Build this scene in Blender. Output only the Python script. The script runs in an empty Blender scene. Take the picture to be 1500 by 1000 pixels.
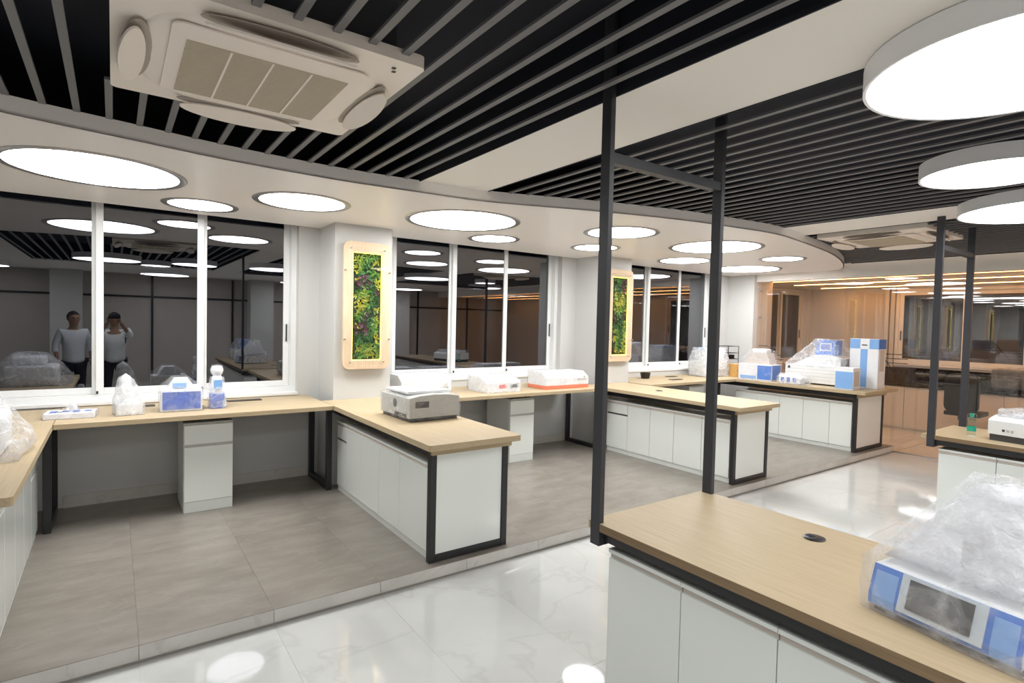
import bpy, bmesh, math, random
from mathutils import Vector, Matrix, noise

# ------------------------------------------------------------------ camera, world, exposure
scn = bpy.context.scene
C = scn.collection
R = math.radians
CAM_H, CAM_F, YAW, PIT, ROL = 1.653, 814.5, 35.677, -1.903, 1.374
y_, p_, r_ = R(YAW), R(PIT), R(ROL)
fw = Vector((math.sin(y_)*math.cos(p_), math.cos(y_)*math.cos(p_), math.sin(p_)))
rt0 = Vector((math.cos(y_), -math.sin(y_), 0)); up0 = rt0.cross(fw)
rt = rt0*math.cos(r_) + up0*math.sin(r_); up = up0*math.cos(r_) - rt0*math.sin(r_)
cam = bpy.data.cameras.new('camera'); camo = bpy.data.objects.new('camera', cam); C.objects.link(camo)
cam.sensor_width = 36; cam.lens = 36*CAM_F/1500; cam.clip_start = 0.02
camo.matrix_world = Matrix(((rt.x, up.x, -fw.x, 0), (rt.y, up.y, -fw.y, 0), (rt.z, up.z, -fw.z, CAM_H), (0, 0, 0, 1)))
scn.camera = camo
w = bpy.data.worlds.new('night'); scn.world = w; w.use_nodes = True
w.node_tree.nodes['Background'].inputs[0].default_value = (.010, .012, .018, 1)
w.node_tree.nodes['Background'].inputs[1].default_value = .25
vs = scn.view_settings
vs.view_transform = 'Standard'; vs.look = 'None'; vs.gamma = 1; vs.use_curve_mapping = False
vs.exposure = 0.52
LAMP = 13.0          # emission of the round ceiling panels
WARM = 15.0           # emission of the warm strips in the next room

# ------------------------------------------------------------------ materials
M = {}
def nt(name):
    m = bpy.data.materials.new(name); m.use_nodes = True
    t = m.node_tree; b = t.nodes['Principled BSDF']
    M[name] = m
    return m, t, b
def mat(name, col, rough=.5, metal=0, spec=.5, var=0, scale=6, stretch=(1, 1, 1), bump=0, bscale=60, coat=0, rvar=0):
    m, t, b = nt(name)
    b.inputs['Base Color'].default_value = (*col, 1); b.inputs['Roughness'].default_value = rough
    b.inputs['Metallic'].default_value = metal; b.inputs['Specular IOR Level'].default_value = spec
    b.inputs['Coat Weight'].default_value = coat
    tc = t.nodes.new('ShaderNodeTexCoord')
    mp = t.nodes.new('ShaderNodeMapping'); mp.inputs['Scale'].default_value = stretch
    t.links.new(tc.outputs['Object'], mp.inputs[0])
    if var:
        n = t.nodes.new('ShaderNodeTexNoise'); n.inputs['Scale'].default_value = scale; n.inputs['Detail'].default_value = 5
        t.links.new(mp.outputs[0], n.inputs['Vector'])
        mx = t.nodes.new('ShaderNodeMix'); mx.data_type = 'RGBA'
        mx.inputs['A'].default_value = (*[max(0, c*(1-var)) for c in col], 1)
        mx.inputs['B'].default_value = (*[min(1, c*(1+var)) for c in col], 1)
        t.links.new(n.outputs['Fac'], mx.inputs['Factor']); t.links.new(mx.outputs['Result'], b.inputs['Base Color'])
        if rvar:
            mr = t.nodes.new('ShaderNodeMapRange'); mr.inputs['To Min'].default_value = rough-rvar; mr.inputs['To Max'].default_value = rough+rvar
            t.links.new(n.outputs['Fac'], mr.inputs['Value']); t.links.new(mr.outputs[0], b.inputs['Roughness'])
    if bump:
        n2 = t.nodes.new('ShaderNodeTexNoise'); n2.inputs['Scale'].default_value = bscale; n2.inputs['Detail'].default_value = 3
        t.links.new(mp.outputs[0], n2.inputs['Vector'])
        bp = t.nodes.new('ShaderNodeBump'); bp.inputs['Strength'].default_value = bump; bp.inputs['Distance'].default_value = .01
        t.links.new(n2.outputs['Fac'], bp.inputs['Height']); t.links.new(bp.outputs[0], b.inputs['Normal'])
    return m
def emis(name, col, s):
    m, t, b = nt(name)
    b.inputs['Base Color'].default_value = (.8, .8, .8, 1)
    b.inputs['Emission Color'].default_value = (*col, 1); b.inputs['Emission Strength'].default_value = s
    return m
def stone(name, c1, c2, vein, rough, scale, stretch=(1, 1, 1), veinw=.06, bump=0):
    m, t, b = nt(name); b.inputs['Roughness'].default_value = rough
    tc = t.nodes.new('ShaderNodeTexCoord'); oi = t.nodes.new('ShaderNodeObjectInfo')
    ad = t.nodes.new('ShaderNodeVectorMath'); ad.operation = 'ADD'
    sc = t.nodes.new('ShaderNodeVectorMath'); sc.operation = 'SCALE'; sc.inputs['Scale'].default_value = 37
    cb = t.nodes.new('ShaderNodeCombineXYZ')
    for i in range(3): t.links.new(oi.outputs['Random'], cb.inputs[i])
    t.links.new(cb.outputs[0], sc.inputs[0]); t.links.new(tc.outputs['Object'], ad.inputs[0]); t.links.new(sc.outputs[0], ad.inputs[1])
    mp = t.nodes.new('ShaderNodeMapping'); mp.inputs['Scale'].default_value = stretch; t.links.new(ad.outputs[0], mp.inputs[0])
    n = t.nodes.new('ShaderNodeTexNoise'); n.inputs['Scale'].default_value = scale; n.inputs['Detail'].default_value = 8; n.inputs['Roughness'].default_value = .62
    t.links.new(mp.outputs[0], n.inputs['Vector'])
    cr = t.nodes.new('ShaderNodeValToRGB'); cr.color_ramp.elements[0].position = .33; cr.color_ramp.elements[1].position = .68
    cr.color_ramp.elements[0].color = (*c1, 1); cr.color_ramp.elements[1].color = (*c2, 1)
    t.links.new(n.outputs['Fac'], cr.inputs[0])
    n2 = t.nodes.new('ShaderNodeTexNoise'); n2.inputs['Scale'].default_value = scale*.6; n2.inputs['Detail'].default_value = 6; n2.inputs['Distortion'].default_value = 1.2
    t.links.new(mp.outputs[0], n2.inputs['Vector'])
    sb = t.nodes.new('ShaderNodeMath'); sb.operation = 'SUBTRACT'; sb.inputs[1].default_value = .5; t.links.new(n2.outputs['Fac'], sb.inputs[0])
    ab = t.nodes.new('ShaderNodeMath'); ab.operation = 'ABSOLUTE'; t.links.new(sb.outputs[0], ab.inputs[0])
    mr = t.nodes.new('ShaderNodeMapRange'); mr.inputs['From Max'].default_value = veinw; mr.inputs['To Min'].default_value = .55; mr.inputs['To Max'].default_value = 0
    t.links.new(ab.outputs[0], mr.inputs['Value'])
    mx = t.nodes.new('ShaderNodeMix'); mx.data_type = 'RGBA'; t.links.new(mr.outputs[0], mx.inputs['Factor'])
    t.links.new(cr.outputs[0], mx.inputs['A']); mx.inputs['B'].default_value = (*vein, 1)
    t.links.new(mx.outputs['Result'], b.inputs['Base Color'])
    if bump:
        bp = t.nodes.new('ShaderNodeBump'); bp.inputs['Strength'].default_value = bump; bp.inputs['Distance'].default_value = .004
        t.links.new(n.outputs['Fac'], bp.inputs['Height']); t.links.new(bp.outputs[0], b.inputs['Normal'])
    return m
def wood(name, c1, c2, axis, rough=.5):
    m, t, b = nt(name); b.inputs['Roughness'].default_value = rough; b.inputs['Specular IOR Level'].default_value = .28
    tc = t.nodes.new('ShaderNodeTexCoord'); mp = t.nodes.new('ShaderNodeMapping')
    s = [60, 60, 60]; s[axis] = 2.2; mp.inputs['Scale'].default_value = s
    t.links.new(tc.outputs['Object'], mp.inputs[0])
    n = t.nodes.new('ShaderNodeTexNoise'); n.inputs['Scale'].default_value = 1.6; n.inputs['Detail'].default_value = 7; n.inputs['Distortion'].default_value = .35
    t.links.new(mp.outputs[0], n.inputs['Vector'])
    cr = t.nodes.new('ShaderNodeValToRGB'); cr.color_ramp.elements[0].position = .3; cr.color_ramp.elements[1].position = .7
    cr.color_ramp.elements[0].color = (*c1, 1); cr.color_ramp.elements[1].color = (*c2, 1)
    t.links.new(n.outputs['Fac'], cr.inputs[0]); t.links.new(cr.outputs[0], b.inputs['Base Color'])
    return m
def glass(name, ior, tint):
    m, t, b = nt(name); t.nodes.remove(b)
    out = t.nodes['Material Output']
    fr = t.nodes.new('ShaderNodeFresnel')
    ge = t.nodes.new('ShaderNodeNewGeometry'); mi = t.nodes.new('ShaderNodeMix')
    mi.inputs[2].default_value = ior; mi.inputs[3].default_value = 1/ior
    t.links.new(ge.outputs['Backfacing'], mi.inputs[0]); t.links.new(mi.outputs[0], fr.inputs['IOR'])
    tr = t.nodes.new('ShaderNodeBsdfTransparent'); tr.inputs[0].default_value = (*tint, 1)
    gl = t.nodes.new('ShaderNodeBsdfGlossy'); gl.inputs['Roughness'].default_value = 0; gl.inputs['Color'].default_value = (.95, .96, 1, 1)
    mx = t.nodes.new('ShaderNodeMixShader'); t.links.new(fr.outputs[0], mx.inputs[0]); t.links.new(tr.outputs[0], mx.inputs[1]); t.links.new(gl.outputs[0], mx.inputs[2])
    t.links.new(mx.outputs[0], out.inputs[0])
    return m
def film(name, lo, hi, bubbles=0, col=(.92, .93, .95), scale=14):
    m, t, b = nt(name); out = t.nodes['Material Output']
    b.inputs['Base Color'].default_value = (*col, 1); b.inputs['Roughness'].default_value = .17; b.inputs['Specular IOR Level'].default_value = .8
    tc = t.nodes.new('ShaderNodeTexCoord')
    n = t.nodes.new('ShaderNodeTexNoise'); n.inputs['Scale'].default_value = scale; n.inputs['Detail'].default_value = 6; n.inputs['Distortion'].default_value = 1.5
    t.links.new(tc.outputs['Object'], n.inputs['Vector'])
    mr = t.nodes.new('ShaderNodeMapRange'); mr.inputs['From Min'].default_value = .42; mr.inputs['From Max'].default_value = .72
    mr.inputs['To Min'].default_value = lo; mr.inputs['To Max'].default_value = hi
    t.links.new(n.outputs['Fac'], mr.inputs['Value'])
    n2 = t.nodes.new('ShaderNodeTexNoise'); n2.inputs['Scale'].default_value = scale*2.2; n2.inputs['Detail'].default_value = 5; n2.inputs['Distortion'].default_value = 2.5
    t.links.new(tc.outputs['Object'], n2.inputs['Vector'])
    bp = t.nodes.new('ShaderNodeBump'); bp.inputs['Strength'].default_value = .55; bp.inputs['Distance'].default_value = .012
    t.links.new(n2.outputs['Fac'], bp.inputs['Height'])
    nrm = bp
    if bubbles:
        v = t.nodes.new('ShaderNodeTexVoronoi'); v.inputs['Scale'].default_value = bubbles
        t.links.new(tc.outputs['Object'], v.inputs['Vector'])
        b2 = t.nodes.new('ShaderNodeBump'); b2.inputs['Strength'].default_value = .45; b2.inputs['Distance'].default_value = .003; b2.invert = True
        t.links.new(v.outputs['Distance'], b2.inputs['Height']); t.links.new(bp.outputs[0], b2.inputs['Normal']); nrm = b2
    t.links.new(nrm.outputs[0], b.inputs['Normal'])
    tr = t.nodes.new('ShaderNodeBsdfTransparent'); tr.inputs[0].default_value = (.97, .97, .98, 1)
    mx = t.nodes.new('ShaderNodeMixShader'); t.links.new(mr.outputs[0], mx.inputs[0]); t.links.new(tr.outputs[0], mx.inputs[1]); t.links.new(b.outputs[0], mx.inputs[2])
    t.links.new(mx.outputs[0], out.inputs[0])
    return m

mat('wall', (.575, .572, .558), .6, var=.015, scale=3)
mat('soffit', (.92, .875, .84), .38, var=.012, scale=2)
mat('ceiling_white', (.87, .83, .775), .55, var=.012, scale=2)
mat('back_wall', (.46, .42, .385), .5, var=.1, scale=2)
mat('void', (.008, .009, .017), .8)
mat('slat', (.16, .155, .16), .45, var=.05, scale=8)
stone('marble', (.56, .565, .55), (.63, .635, .62), (.50, .50, .485), .045, 1.1, veinw=.012)
stone('platform_tile', (.205, .182, .155), (.285, .257, .225), (.315, .288, .255), .32, 3.0, (1, 2.6, 1), .010)
stone('riser_stone', (.53, .51, .475), (.64, .615, .575), (.46, .44, .41), .22, 2.5, veinw=.015)
mat('grout', (.40, .38, .35), .7)
stone('granite', (.006, .006, .007), (.02, .02, .022), (.12, .11, .10), .10, 9, veinw=.02)
wood('oak_y', (.43, .332, .205), (.50, .395, .258), 1)
wood('oak_x', (.43, .332, .205), (.50, .395, .258), 0)
wood('oak_edge_shaded', (.20, .135, .075), (.27, .185, .105), 1)  # oak darkened to carry the shade of the desk's long edge
wood('panel_wood', (.62, .47, .32), (.74, .58, .41), 2, .5)
mat('laminate', (.80, .825, .79), .16, coat=.25)
mat('laminate_body', (.70, .72, .69), .3)
mat('beige_door', (.62, .55, .47), .35, var=.03, scale=4)
mat('black_steel', (.017, .017, .019), .36, spec=.5, var=.15, scale=30)
mat('post_steel', (.036, .036, .042), .42, spec=.5, var=.1, scale=30)
mat('alu_white', (.76, .765, .76), .3)
mat('black_plastic', (.012, .012, .013), .35)
mat('dark_grey', (.07, .07, .075), .4)
mat('chrome_trim', (.40, .38, .38), .3, metal=.6)
mat('drum_side', (.93, .93, .96), .45)
mat('ac_cream', (.90, .81, .725), .42)
mat('ac_grille', (.60, .53, .41), .55)
mat('ac_dark', (.42, .365, .31), .5)
mat('metal_box', (.12, .12, .125), .4, metal=.6)
mat('device_white', (.78, .79, .79), .35)
mat('device_grey', (.50, .50, .47), .4)
mat('device_dark', (.05, .05, .053), .45)
mat('blue', (.05, .20, .66), .35)
mat('blue_pale', (.22, .42, .78), .4)
mat('blue_print', (.10, .17, .55), .4, var=.5, scale=30)
mat('paper_white', (.82, .83, .86), .5, var=.04, scale=20)
mat('red_print', (.75, .12, .12), .45)
mat('salmon', (.78, .22, .12), .4)
mat('screen', (.035, .033, .034), .22, var=.5, scale=60)
mat('bezel', (.62, .68, .72), .35)
mat('cardboard', (.62, .36, .12), .7, var=.08, scale=14)
mat('carton_side', (.62, .55, .50), .6, var=.05)
mat('green_cap', (.02, .42, .30), .35)
mat('shirt', (.80, .80, .80), .7)
mat('shirt_two', (.72, .74, .78), .7)
mat('trousers', (.018, .018, .024), .8)
mat('skin', (.36, .21, .14), .5)
mat('hair', (.012, .010, .009), .6)
mat('yellow_scrap', (.75, .6, .1), .6)
mat('slot_brown', (.035, .025, .02), .5)
mat('steel_bolt', (.45, .45, .46), .3, metal=.9)
emis('lamp', (.985, 1, 1), LAMP)
emis('drum_lamp', (.985, 1, 1), LAMP*.52)
emis('warm_strip', (1, .43, .12), WARM)
emis('led_yellow', (1, .70, .03), 5.0)
glass('window_glass', 2.35, (.45, .46, .50))
glass('clear_glass', 1.5, (.975, .965, .95))
glass('acrylic', 1.3, (.99, .99, .99))
glass('bottle_clear', 1.4, (.90, .95, .93))
film('wrap', .16, .5)
film('wrap_dense', .28, .65)
film('wrap_light', .05, .28, scale=16)
film('bubble_dense', .42, .78, bubbles=80, col=(.84, .84, .86), scale=9)
film('bubble_wrap', .15, .46, bubbles=80, scale=7)
for i, c in enumerate([(.09, .25, .03), (.025, .10, .02), (.22, .36, .05), (.10, .035, .05), (.42, .42, .05), (.04, .16, .045)]):
    mat('leaf%d' % i, c, .45, var=.35, scale=25)
mat('moss', (.012, .028, .010), .9, var=.4, scale=40)

# ------------------------------------------------------------------ mesh helpers
class MB:
    def __init__(s): s.bm = bmesh.new()
    def box(s, x0, x1, y0, y1, z0, z1, bev=0, seg=1):
        r = bmesh.ops.create_cube(s.bm, size=1)
        vs_ = r['verts']
        for v in vs_:
            v.co = Vector(((x0+x1)/2+v.co.x*(x1-x0), (y0+y1)/2+v.co.y*(y1-y0), (z0+z1)/2+v.co.z*(z1-z0)))
        if bev:
            es = list({e for v in vs_ for e in v.link_edges})
            bmesh.ops.bevel(s.bm, geom=es, offset=bev, segments=seg, affect='EDGES', profile=.6)
        return s
    def prism(s, pts, z0, z1, axis='z'):
        """extrude a closed outline; axis z: pts (x,y); axis y: pts (x,z) extruded along y; axis x: pts (y,z)"""
        def P(a, b, h): return {'z': (a, b, h), 'y': (a, h, b), 'x': (h, a, b)}[axis]
        lo = [s.bm.verts.new(P(a, b, z0)) for a, b in pts]; hi = [s.bm.verts.new(P(a, b, z1)) for a, b in pts]
        n = len(pts)
        s.bm.faces.new(lo); s.bm.faces.new(hi)
        for i in range(n): s.bm.faces.new((lo[i], lo[(i+1) % n], hi[(i+1) % n], hi[i]))
        return s
    def lathe(s, prof, cx=0, cy=0, n=32, cap=True):
        rings = []
        for r, z in prof:
            if r < 1e-6: rings.append([s.bm.verts.new((cx, cy, z))])
            else: rings.append([s.bm.verts.new((cx+r*math.cos(2*math.pi*k/n), cy+r*math.sin(2*math.pi*k/n), z)) for k in range(n)])
        for a, b in zip(rings, rings[1:]):
            for k in range(n):
                k2 = (k+1) % n
                if len(a) == 1 and len(b) == 1: continue
                if len(a) == 1: s.bm.faces.new((a[0], b[k], b[k2]))
                elif len(b) == 1: s.bm.faces.new((a[k], a[k2], b[0]))
                else: s.bm.faces.new((a[k], a[k2], b[k2], b[k]))
        if cap:
            for rg in (rings[0], rings[-1]):
                if len(rg) > 1: s.bm.faces.new(rg)
        return s
    def tube(s, pts, r, n=8):
        rings = []
        pts = [Vector(p) for p in pts]
        for i, p in enumerate(pts):
            d = (pts[min(i+1, len(pts)-1)]-pts[max(i-1, 0)]).normalized()
            a = d.orthogonal().normalized(); b = d.cross(a)
            if i and False: pass
            rings.append([s.bm.verts.new(p+r*(a*math.cos(2*math.pi*k/n)+b*math.sin(2*math.pi*k/n))) for k in range(n)])
        for a, b in zip(rings, rings[1:]):
            for k in range(n): s.bm.faces.new((a[k], a[(k+1) % n], b[(k+1) % n], b[k]))
        s.bm.faces.new(rings[0]); s.bm.faces.new(rings[-1])
        return s
    def hull(s, pts, cuts=4, amp=.006, freq=9, floor=.001, seed=0, inflate=0):
        vsx = [s.bm.verts.new(p) for p in pts]
        r = bmesh.ops.convex_hull(s.bm, input=vsx)
        bmesh.ops.delete(s.bm, geom=[g for g in r['geom_interior'] if isinstance(g, bmesh.types.BMVert)], context='VERTS')
        for _ in range(3 if cuts > 3 else cuts):
            long_ = [e for e in s.bm.edges if e.calc_length() > .035]
            if not long_: break
            bmesh.ops.subdivide_edges(s.bm, edges=long_, cuts=1, use_grid_fill=True)
            bmesh.ops.triangulate(s.bm, faces=[f for f in s.bm.faces if len(f.verts) > 3])
        s.bm.normal_update()
        zmin = min(v.co.z for v in s.bm.verts)
        for v in s.bm.verts:
            q = v.co*freq+Vector((seed*7.1, seed*3.3, seed))
            k = noise.noise(q)*.7+abs(noise.noise(q*2.3))*.8-.2
            co = v.co+v.normal*(inflate+amp*k)
            if v.co.z < zmin+.004: co.z = v.co.z
            co.z = max(co.z, zmin+floor)
            v.co = co
        return s
    def done(s, name, material, parent=None, loc=None, smooth=False, rot=0):
        bmesh.ops.recalc_face_normals(s.bm, faces=s.bm.faces)
        me = bpy.data.meshes.new(name); s.bm.to_mesh(me); s.bm.free()
        me.materials.append(M[material])
        if smooth:
            for p in me.polygons: p.use_smooth = True
            if smooth != 'all': me.set_sharp_from_angle(angle=R(38))
        o = bpy.data.objects.new(name, me); C.objects.link(o)
        if loc: o.location = loc
        if rot: o.rotation_euler.z = rot
        if parent: o.parent = parent
        return o
def box(name, material, parent, x0, x1, y0, y1, z0, z1, bev=0, seg=1):
    return MB().box(x0, x1, y0, y1, z0, z1, bev, seg).done(name, material, parent, smooth=bool(bev) and seg > 1)
def inst(src, parent, loc=None, rot=None, scale=None):
    o = src.copy(); C.objects.link(o); o.parent = parent
    if loc is not None: o.location = loc
    if rot is not None: o.rotation_euler = rot
    if scale is not None: o.scale = scale
    return o
def tag(o, label, cat, group=None):
    o['label'] = label; o['category'] = cat
    if group: o['group'] = group
    return o
def thing(name, label, cat, loc=(0, 0, 0), rotz=0, group=None):
    o = bpy.data.objects.new(name, None); C.objects.link(o); o.empty_display_size = .1
    o.location = loc; o.rotation_euler.z = rotz
    return tag(o, label, cat, group)
def struct(o):
    o['kind'] = 'structure'; return o
def dup(root, loc, rotz=None, label=None, group=None):
    r = root.copy(); C.objects.link(r); r.location = loc
    if rotz is not None: r.rotation_euler.z = rotz
    if label: r['label'] = label
    if group: r['group'] = group
    for ch in list(root.children):
        c = ch.copy(); C.objects.link(c); c.parent = r
        for g in list(ch.children):
            d = g.copy(); C.objects.link(d); d.parent = c
    return r
def rrect(x0, x1, y0, y1, r, n=5):
    out = []
    for cx, cy, a0 in ((x1-r, y1-r, 0), (x0+r, y1-r, 90), (x0+r, y0+r, 180), (x1-r, y0+r, 270)):
        for k in range(n+1):
            a = R(a0+90*k/n); out.append((cx+r*math.cos(a), cy+r*math.sin(a)))
    return out

# ------------------------------------------------------------------ key dimensions
W = 5.972            # face of the window wall
ZM = -.088           # polished aisle floor; the grey platform is z = 0
YK = 3.276           # platform edge
ZS, ZC = 2.598, 2.68 # soffit, ceiling
XG = 9.25            # glass partition
XF = 12.15           # far wall of the next room
XW0, YB = -3.6, -5.0 # left wall, back wall
TILE = .635

# ------------------------------------------------------------------ floors
fl = struct(box('floor', 'grout', None, XW0, XF, YB, W+.2, ZM-.12, ZM-.003))
def tiles(parent, name, material, xs, ys, z, th):
    cache = {}
    for x0, x1 in xs:
        for y0, y1 in ys:
            key = (round(x1-x0, 3), round(y1-y0, 3))
            if key not in cache:
                o = MB().box(0, key[0], 0, key[1], -th, 0).done(name, material, parent)
                cache[key] = o; o.location = (x0, y0, z)
            else: inst(cache[key], parent, (x0, y0, z))
def spans(a, b, origin, step, gap):
    k0 = math.floor((a-origin)/step); out = []
    k = k0
    while origin+k*step < b-1e-6:
        s0 = max(a, origin+k*step); s1 = min(b, origin+(k+1)*step)
        if s1-s0 > .03: out.append((s0+gap/2, s1-gap/2))
        k += 1
    return out
tiles(fl, 'tile', 'marble', spans(XW0, XF, .105, TILE, .0012), spans(-2.0, YK-.004, YK-.004, TILE*2, .002), ZM, .01)
tiles(fl, 'tile', 'marble', spans(XG+.01, XF, .105, TILE, .002), spans(YK, W, YK, TILE*2, .002), ZM, .01)
box('rear_slab', 'marble', fl, XW0, XF, YB, -2.0, ZM-.01, ZM)
plat = struct(box('floor_platform', 'grout', None, XW0, XG-.02, YK+.012, W, ZM-.002, -.011))
tiles(plat, 'tile', 'platform_tile', spans(XW0, XG-.02, .105, TILE, .0012), spans(YK+.002, W, YK, TILE*2, .0010), 0, .01)
for x0, x1 in spans(XW0, XG-.02, .105, TILE, .002):
    box('riser_slab', 'riser_stone', plat, x0, x1, YK, YK+.012, ZM+.012, -.0025, .001)

# ------------------------------------------------------------------ walls
WT, GY = .30, 6.13   # wall thickness, glass plane
def wall_y(name, x0, x1, holes, z0, z1):
    """wall along X at Y = W with window holes (xa, xb, za, zb)"""
    m = MB(); x = x0
    for xa, xb, za, zb in holes:
        m.box(x, xa, W, W+WT, z0, z1); m.box(xa, xb, W, W+WT, z0, za)
        if zb < z1: m.box(xa, xb, W, W+WT, zb, z1)
        x = xb
    m.box(x, x1, W, W+WT, z0, z1)
    return struct(m.done(name, 'wall'))
HO = [(-.97, 1.557, .885, 2.9), (2.60, 5.125, .885, 2.9), (6.23, 8.755, .885, 2.9), (10.35, 12.0, .885, 2.49)]
wall_y('wall_window', XW0, XF+.2, HO, ZM, 3.1)
struct(box('wall_left', 'wall', None, XW0-.2, XW0, YB, W+.3, ZM, 3.1))
bw = struct(box('wall_back', 'back_wall', None, XW0-.2, XF+.2, YB-.2, YB, ZM, 3.1))
for k in range(8):
    box('mullion', 'black_steel', bw, -3.0+k*1.9, -2.95+k*1.9, YB, YB+.04, ZM, 2.65)
box('rail', 'black_steel', bw, XW0, XF, YB, YB+.035, 2.08, 2.13)
for k in range(3):
    struct(box('wall_pier', 'wall', None, [-1.2, 3.1, 7.3][k], [-.6, 3.7, 7.9][k], YB+.001, YB+.5, ZM, ZC))
# baseboard under the window benches
for i, (a, b) in enumerate(((-.34, 1.76), (2.37, 5.39), (6.0, 8.2))):
    struct(box('baseboard_%d' % (i+1), 'riser_stone', None, a, b, W-.012, W, 0, .10))
# columns
for i, x in enumerate((-1.86, 1.769, 5.40, 9.13)):
    struct(box('wall_column', 'wall', None, x, x+.595, 5.475, W, ZM if i == 3 else 0, ZS if i < 3 else 2.68))

# ------------------------------------------------------------------ windows
def window(n, x0, x1, z0, z1, m_in, wall='Y', sashes=3):
    """three-light sliding window in the window wall; m_in = frame material"""
    fr = MB(); f = .05
    fr.box(x0, x1, GY-.07, GY+.07, z0, z0+f); fr.box(x0, x1, GY-.07, GY+.07, z1-f, z1)
    fr.box(x0, x0+f, GY-.07, GY+.07, z0+f, z1-f); fr.box(x1-f, x1, GY-.07, GY+.07, z0+f, z1-f)
    root = struct(fr.done('window_%d' % n, m_in))
    box('sill', m_in, root, x0, x1, W-.012, GY-.07, z0-.028, z0+.002, .003)
    wdt = (x1-x0-2*f)/sashes
    for k in range(sashes):
        a = x0+f+k*wdt-(.015 if k else 0); b = x0+f+(k+1)*wdt+(.015 if k < sashes-1 else 0)
        yo = GY-.05 if k % 2 else GY
        yc0, yc1 = (GY+.002, GY+.038) if k % 2 == 0 else (GY-.04, GY-.004)
        s = MB(); g = .058
        s.box(a, a+g, yc0, yc1, z0+f, z1-f, .004); s.box(b-g, b, yc0, yc1, z0+f, z1-f, .004)
        s.box(a+g, b-g, yc0, yc1, z0+f, z0+f+g, .004); s.box(a+g, b-g, yc0, yc1, z1-f-g, z1-f, .004)
        so = s.done('sash', m_in, root)
        box('pane', 'window_glass', so, a+g, b-g, (yc0+yc1)/2-.004, (yc0+yc1)/2+.004, z0+f+g, z1-f-g)
        if k == sashes-1:
            box('handle', 'black_plastic', so, b-.036, b-.022, yc0-.012, yc0, z0+.52, z0+.70, .004, 2)
        if k:
            box('roller_stop', 'black_plastic', root, a+.005, a+.02, GY-.085, GY-.0705, z0+.06, z0+.085)
    return root
window(1, -.97, 1.557, .885, 2.9, 'alu_white')
window(2, 2.60, 5.125, .955, 2.9, 'alu_white')
window(3, 6.23, 8.755, .955, 2.9, 'alu_white')
window(4, 10.35, 12.0, .955, 2.49, 'alu_white', sashes=2)
for xa, xb in ((2.60, 5.125), (6.23, 8.755), (10.35, 12.0)):
    struct(box('trim_sill_wall', 'wall', None, xa, xb, W, GY+.07, .884, .926))

# ------------------------------------------------------------------ ceiling
def catmull(P, n=10):
    out = []
    for i in range(len(P)-1):
        p0, p1, p2, p3 = P[max(i-1, 0)], P[i], P[i+1], P[min(i+2, len(P)-1)]
        for k in range(n):
            t = k/n
            out.append(tuple(.5*((2*p1[j])+(-p0[j]+p2[j])*t+(2*p0[j]-5*p1[j]+4*p2[j]-p3[j])*t*t+(-p0[j]+3*p1[j]-3*p2[j]+p3[j])*t**3) for j in (0, 1)))
    out.append(P[-1]); return out
CURVE = catmull([(-3.6, 3.0), (-2.2, 3.12), (-1.2, 3.38), (-.437, 3.60), (.104, 3.70), (.55, 3.775), (1.2, 3.81), (1.8, 3.765), (2.431, 3.68),
                 (3.28, 3.38), (4.07, 3.16), (4.6, 3.075), (5.37, 3.0), (6.13, 3.098), (7.22, 3.31), (8.2, 3.62), (8.85, 3.90), (9.12, 4.08), (9.2, 4.25)])
def curve_y(x):
    for (xa, ya), (xb, yb) in zip(CURVE, CURVE[1:]):
        if xa <= x <= xb: return ya+(yb-ya)*(x-xa)/max(xb-xa, 1e-6)
    return CURVE[-1][1]
FIELDS = [(-1.27, 1.832), (2.388, 5.49), (6.12, 9.10)]
YF0 = -2.0
m = MB()
xs_ = [XW0]+[v for f in FIELDS for v in f]+[XG-.05]
for a, b in zip(xs_[0::2], xs_[1::2]): m.box(a, b, YF0, 4.35, ZC, ZC+.02)
m.box(XW0, XG-.05, YB, YF0, ZC, ZC+.02)
ceil = struct(m.done('ceiling', 'ceiling_white'))
m = MB(); m.box(XW0, XG, YF0-.1, 6.25, 3.06, 3.08)
m.box(XW0, XG, YF0-.03, YF0-.01, ZC+.021, 3.06)
for a, b in FIELDS:
    m.box(a-.012, a, YF0, 4.4, ZC+.0205, 3.06); m.box(b, b+.012, YF0, 4.4, ZC+.0205, 3.06)
    m.box(a-.004, a+.004, YF0, 4.0, ZC-.004, ZC+.0205); m.box(b-.004, b+.004, YF0, 3.9, ZC-.004, ZC+.0205)
m.done('plenum', 'void', ceil)
# soffit with the wavy edge: underside plus fascia, lamp recesses are surface rings
pts = CURVE+[(XG-.05, 4.25), (XG-.05, W-.002), (XW0, W-.002)]
sof = MB().prism(pts, ZS, ZS+.012)
band = [(x, y+.014) for x, y in CURVE]
so = sof.done('soffit', 'soffit', ceil)
m = MB()
lo = [m.bm.verts.new((x, y, ZS)) for x, y in CURVE]; hi = [m.bm.verts.new((x, y, ZC+.004)) for x, y in CURVE]
lo2 = [m.bm.verts.new((x, y+.014, ZS)) for x, y in CURVE]; hi2 = [m.bm.verts.new((x, y+.014, ZC+.004)) for x, y in CURVE]
for i in range(len(CURVE)-1):
    m.bm.faces.new((lo[i], lo[i+1], hi[i+1], hi[i])); m.bm.faces.new((lo2[i+1], lo2[i], hi2[i], hi2[i+1]))
    m.bm.faces.new((hi[i], hi[i+1], hi2[i+1], hi2[i])); m.bm.faces.new((lo[i+1], lo[i], lo2[i], lo2[i+1]))
m.done('fascia', 'soffit', ceil, smooth=True)
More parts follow.
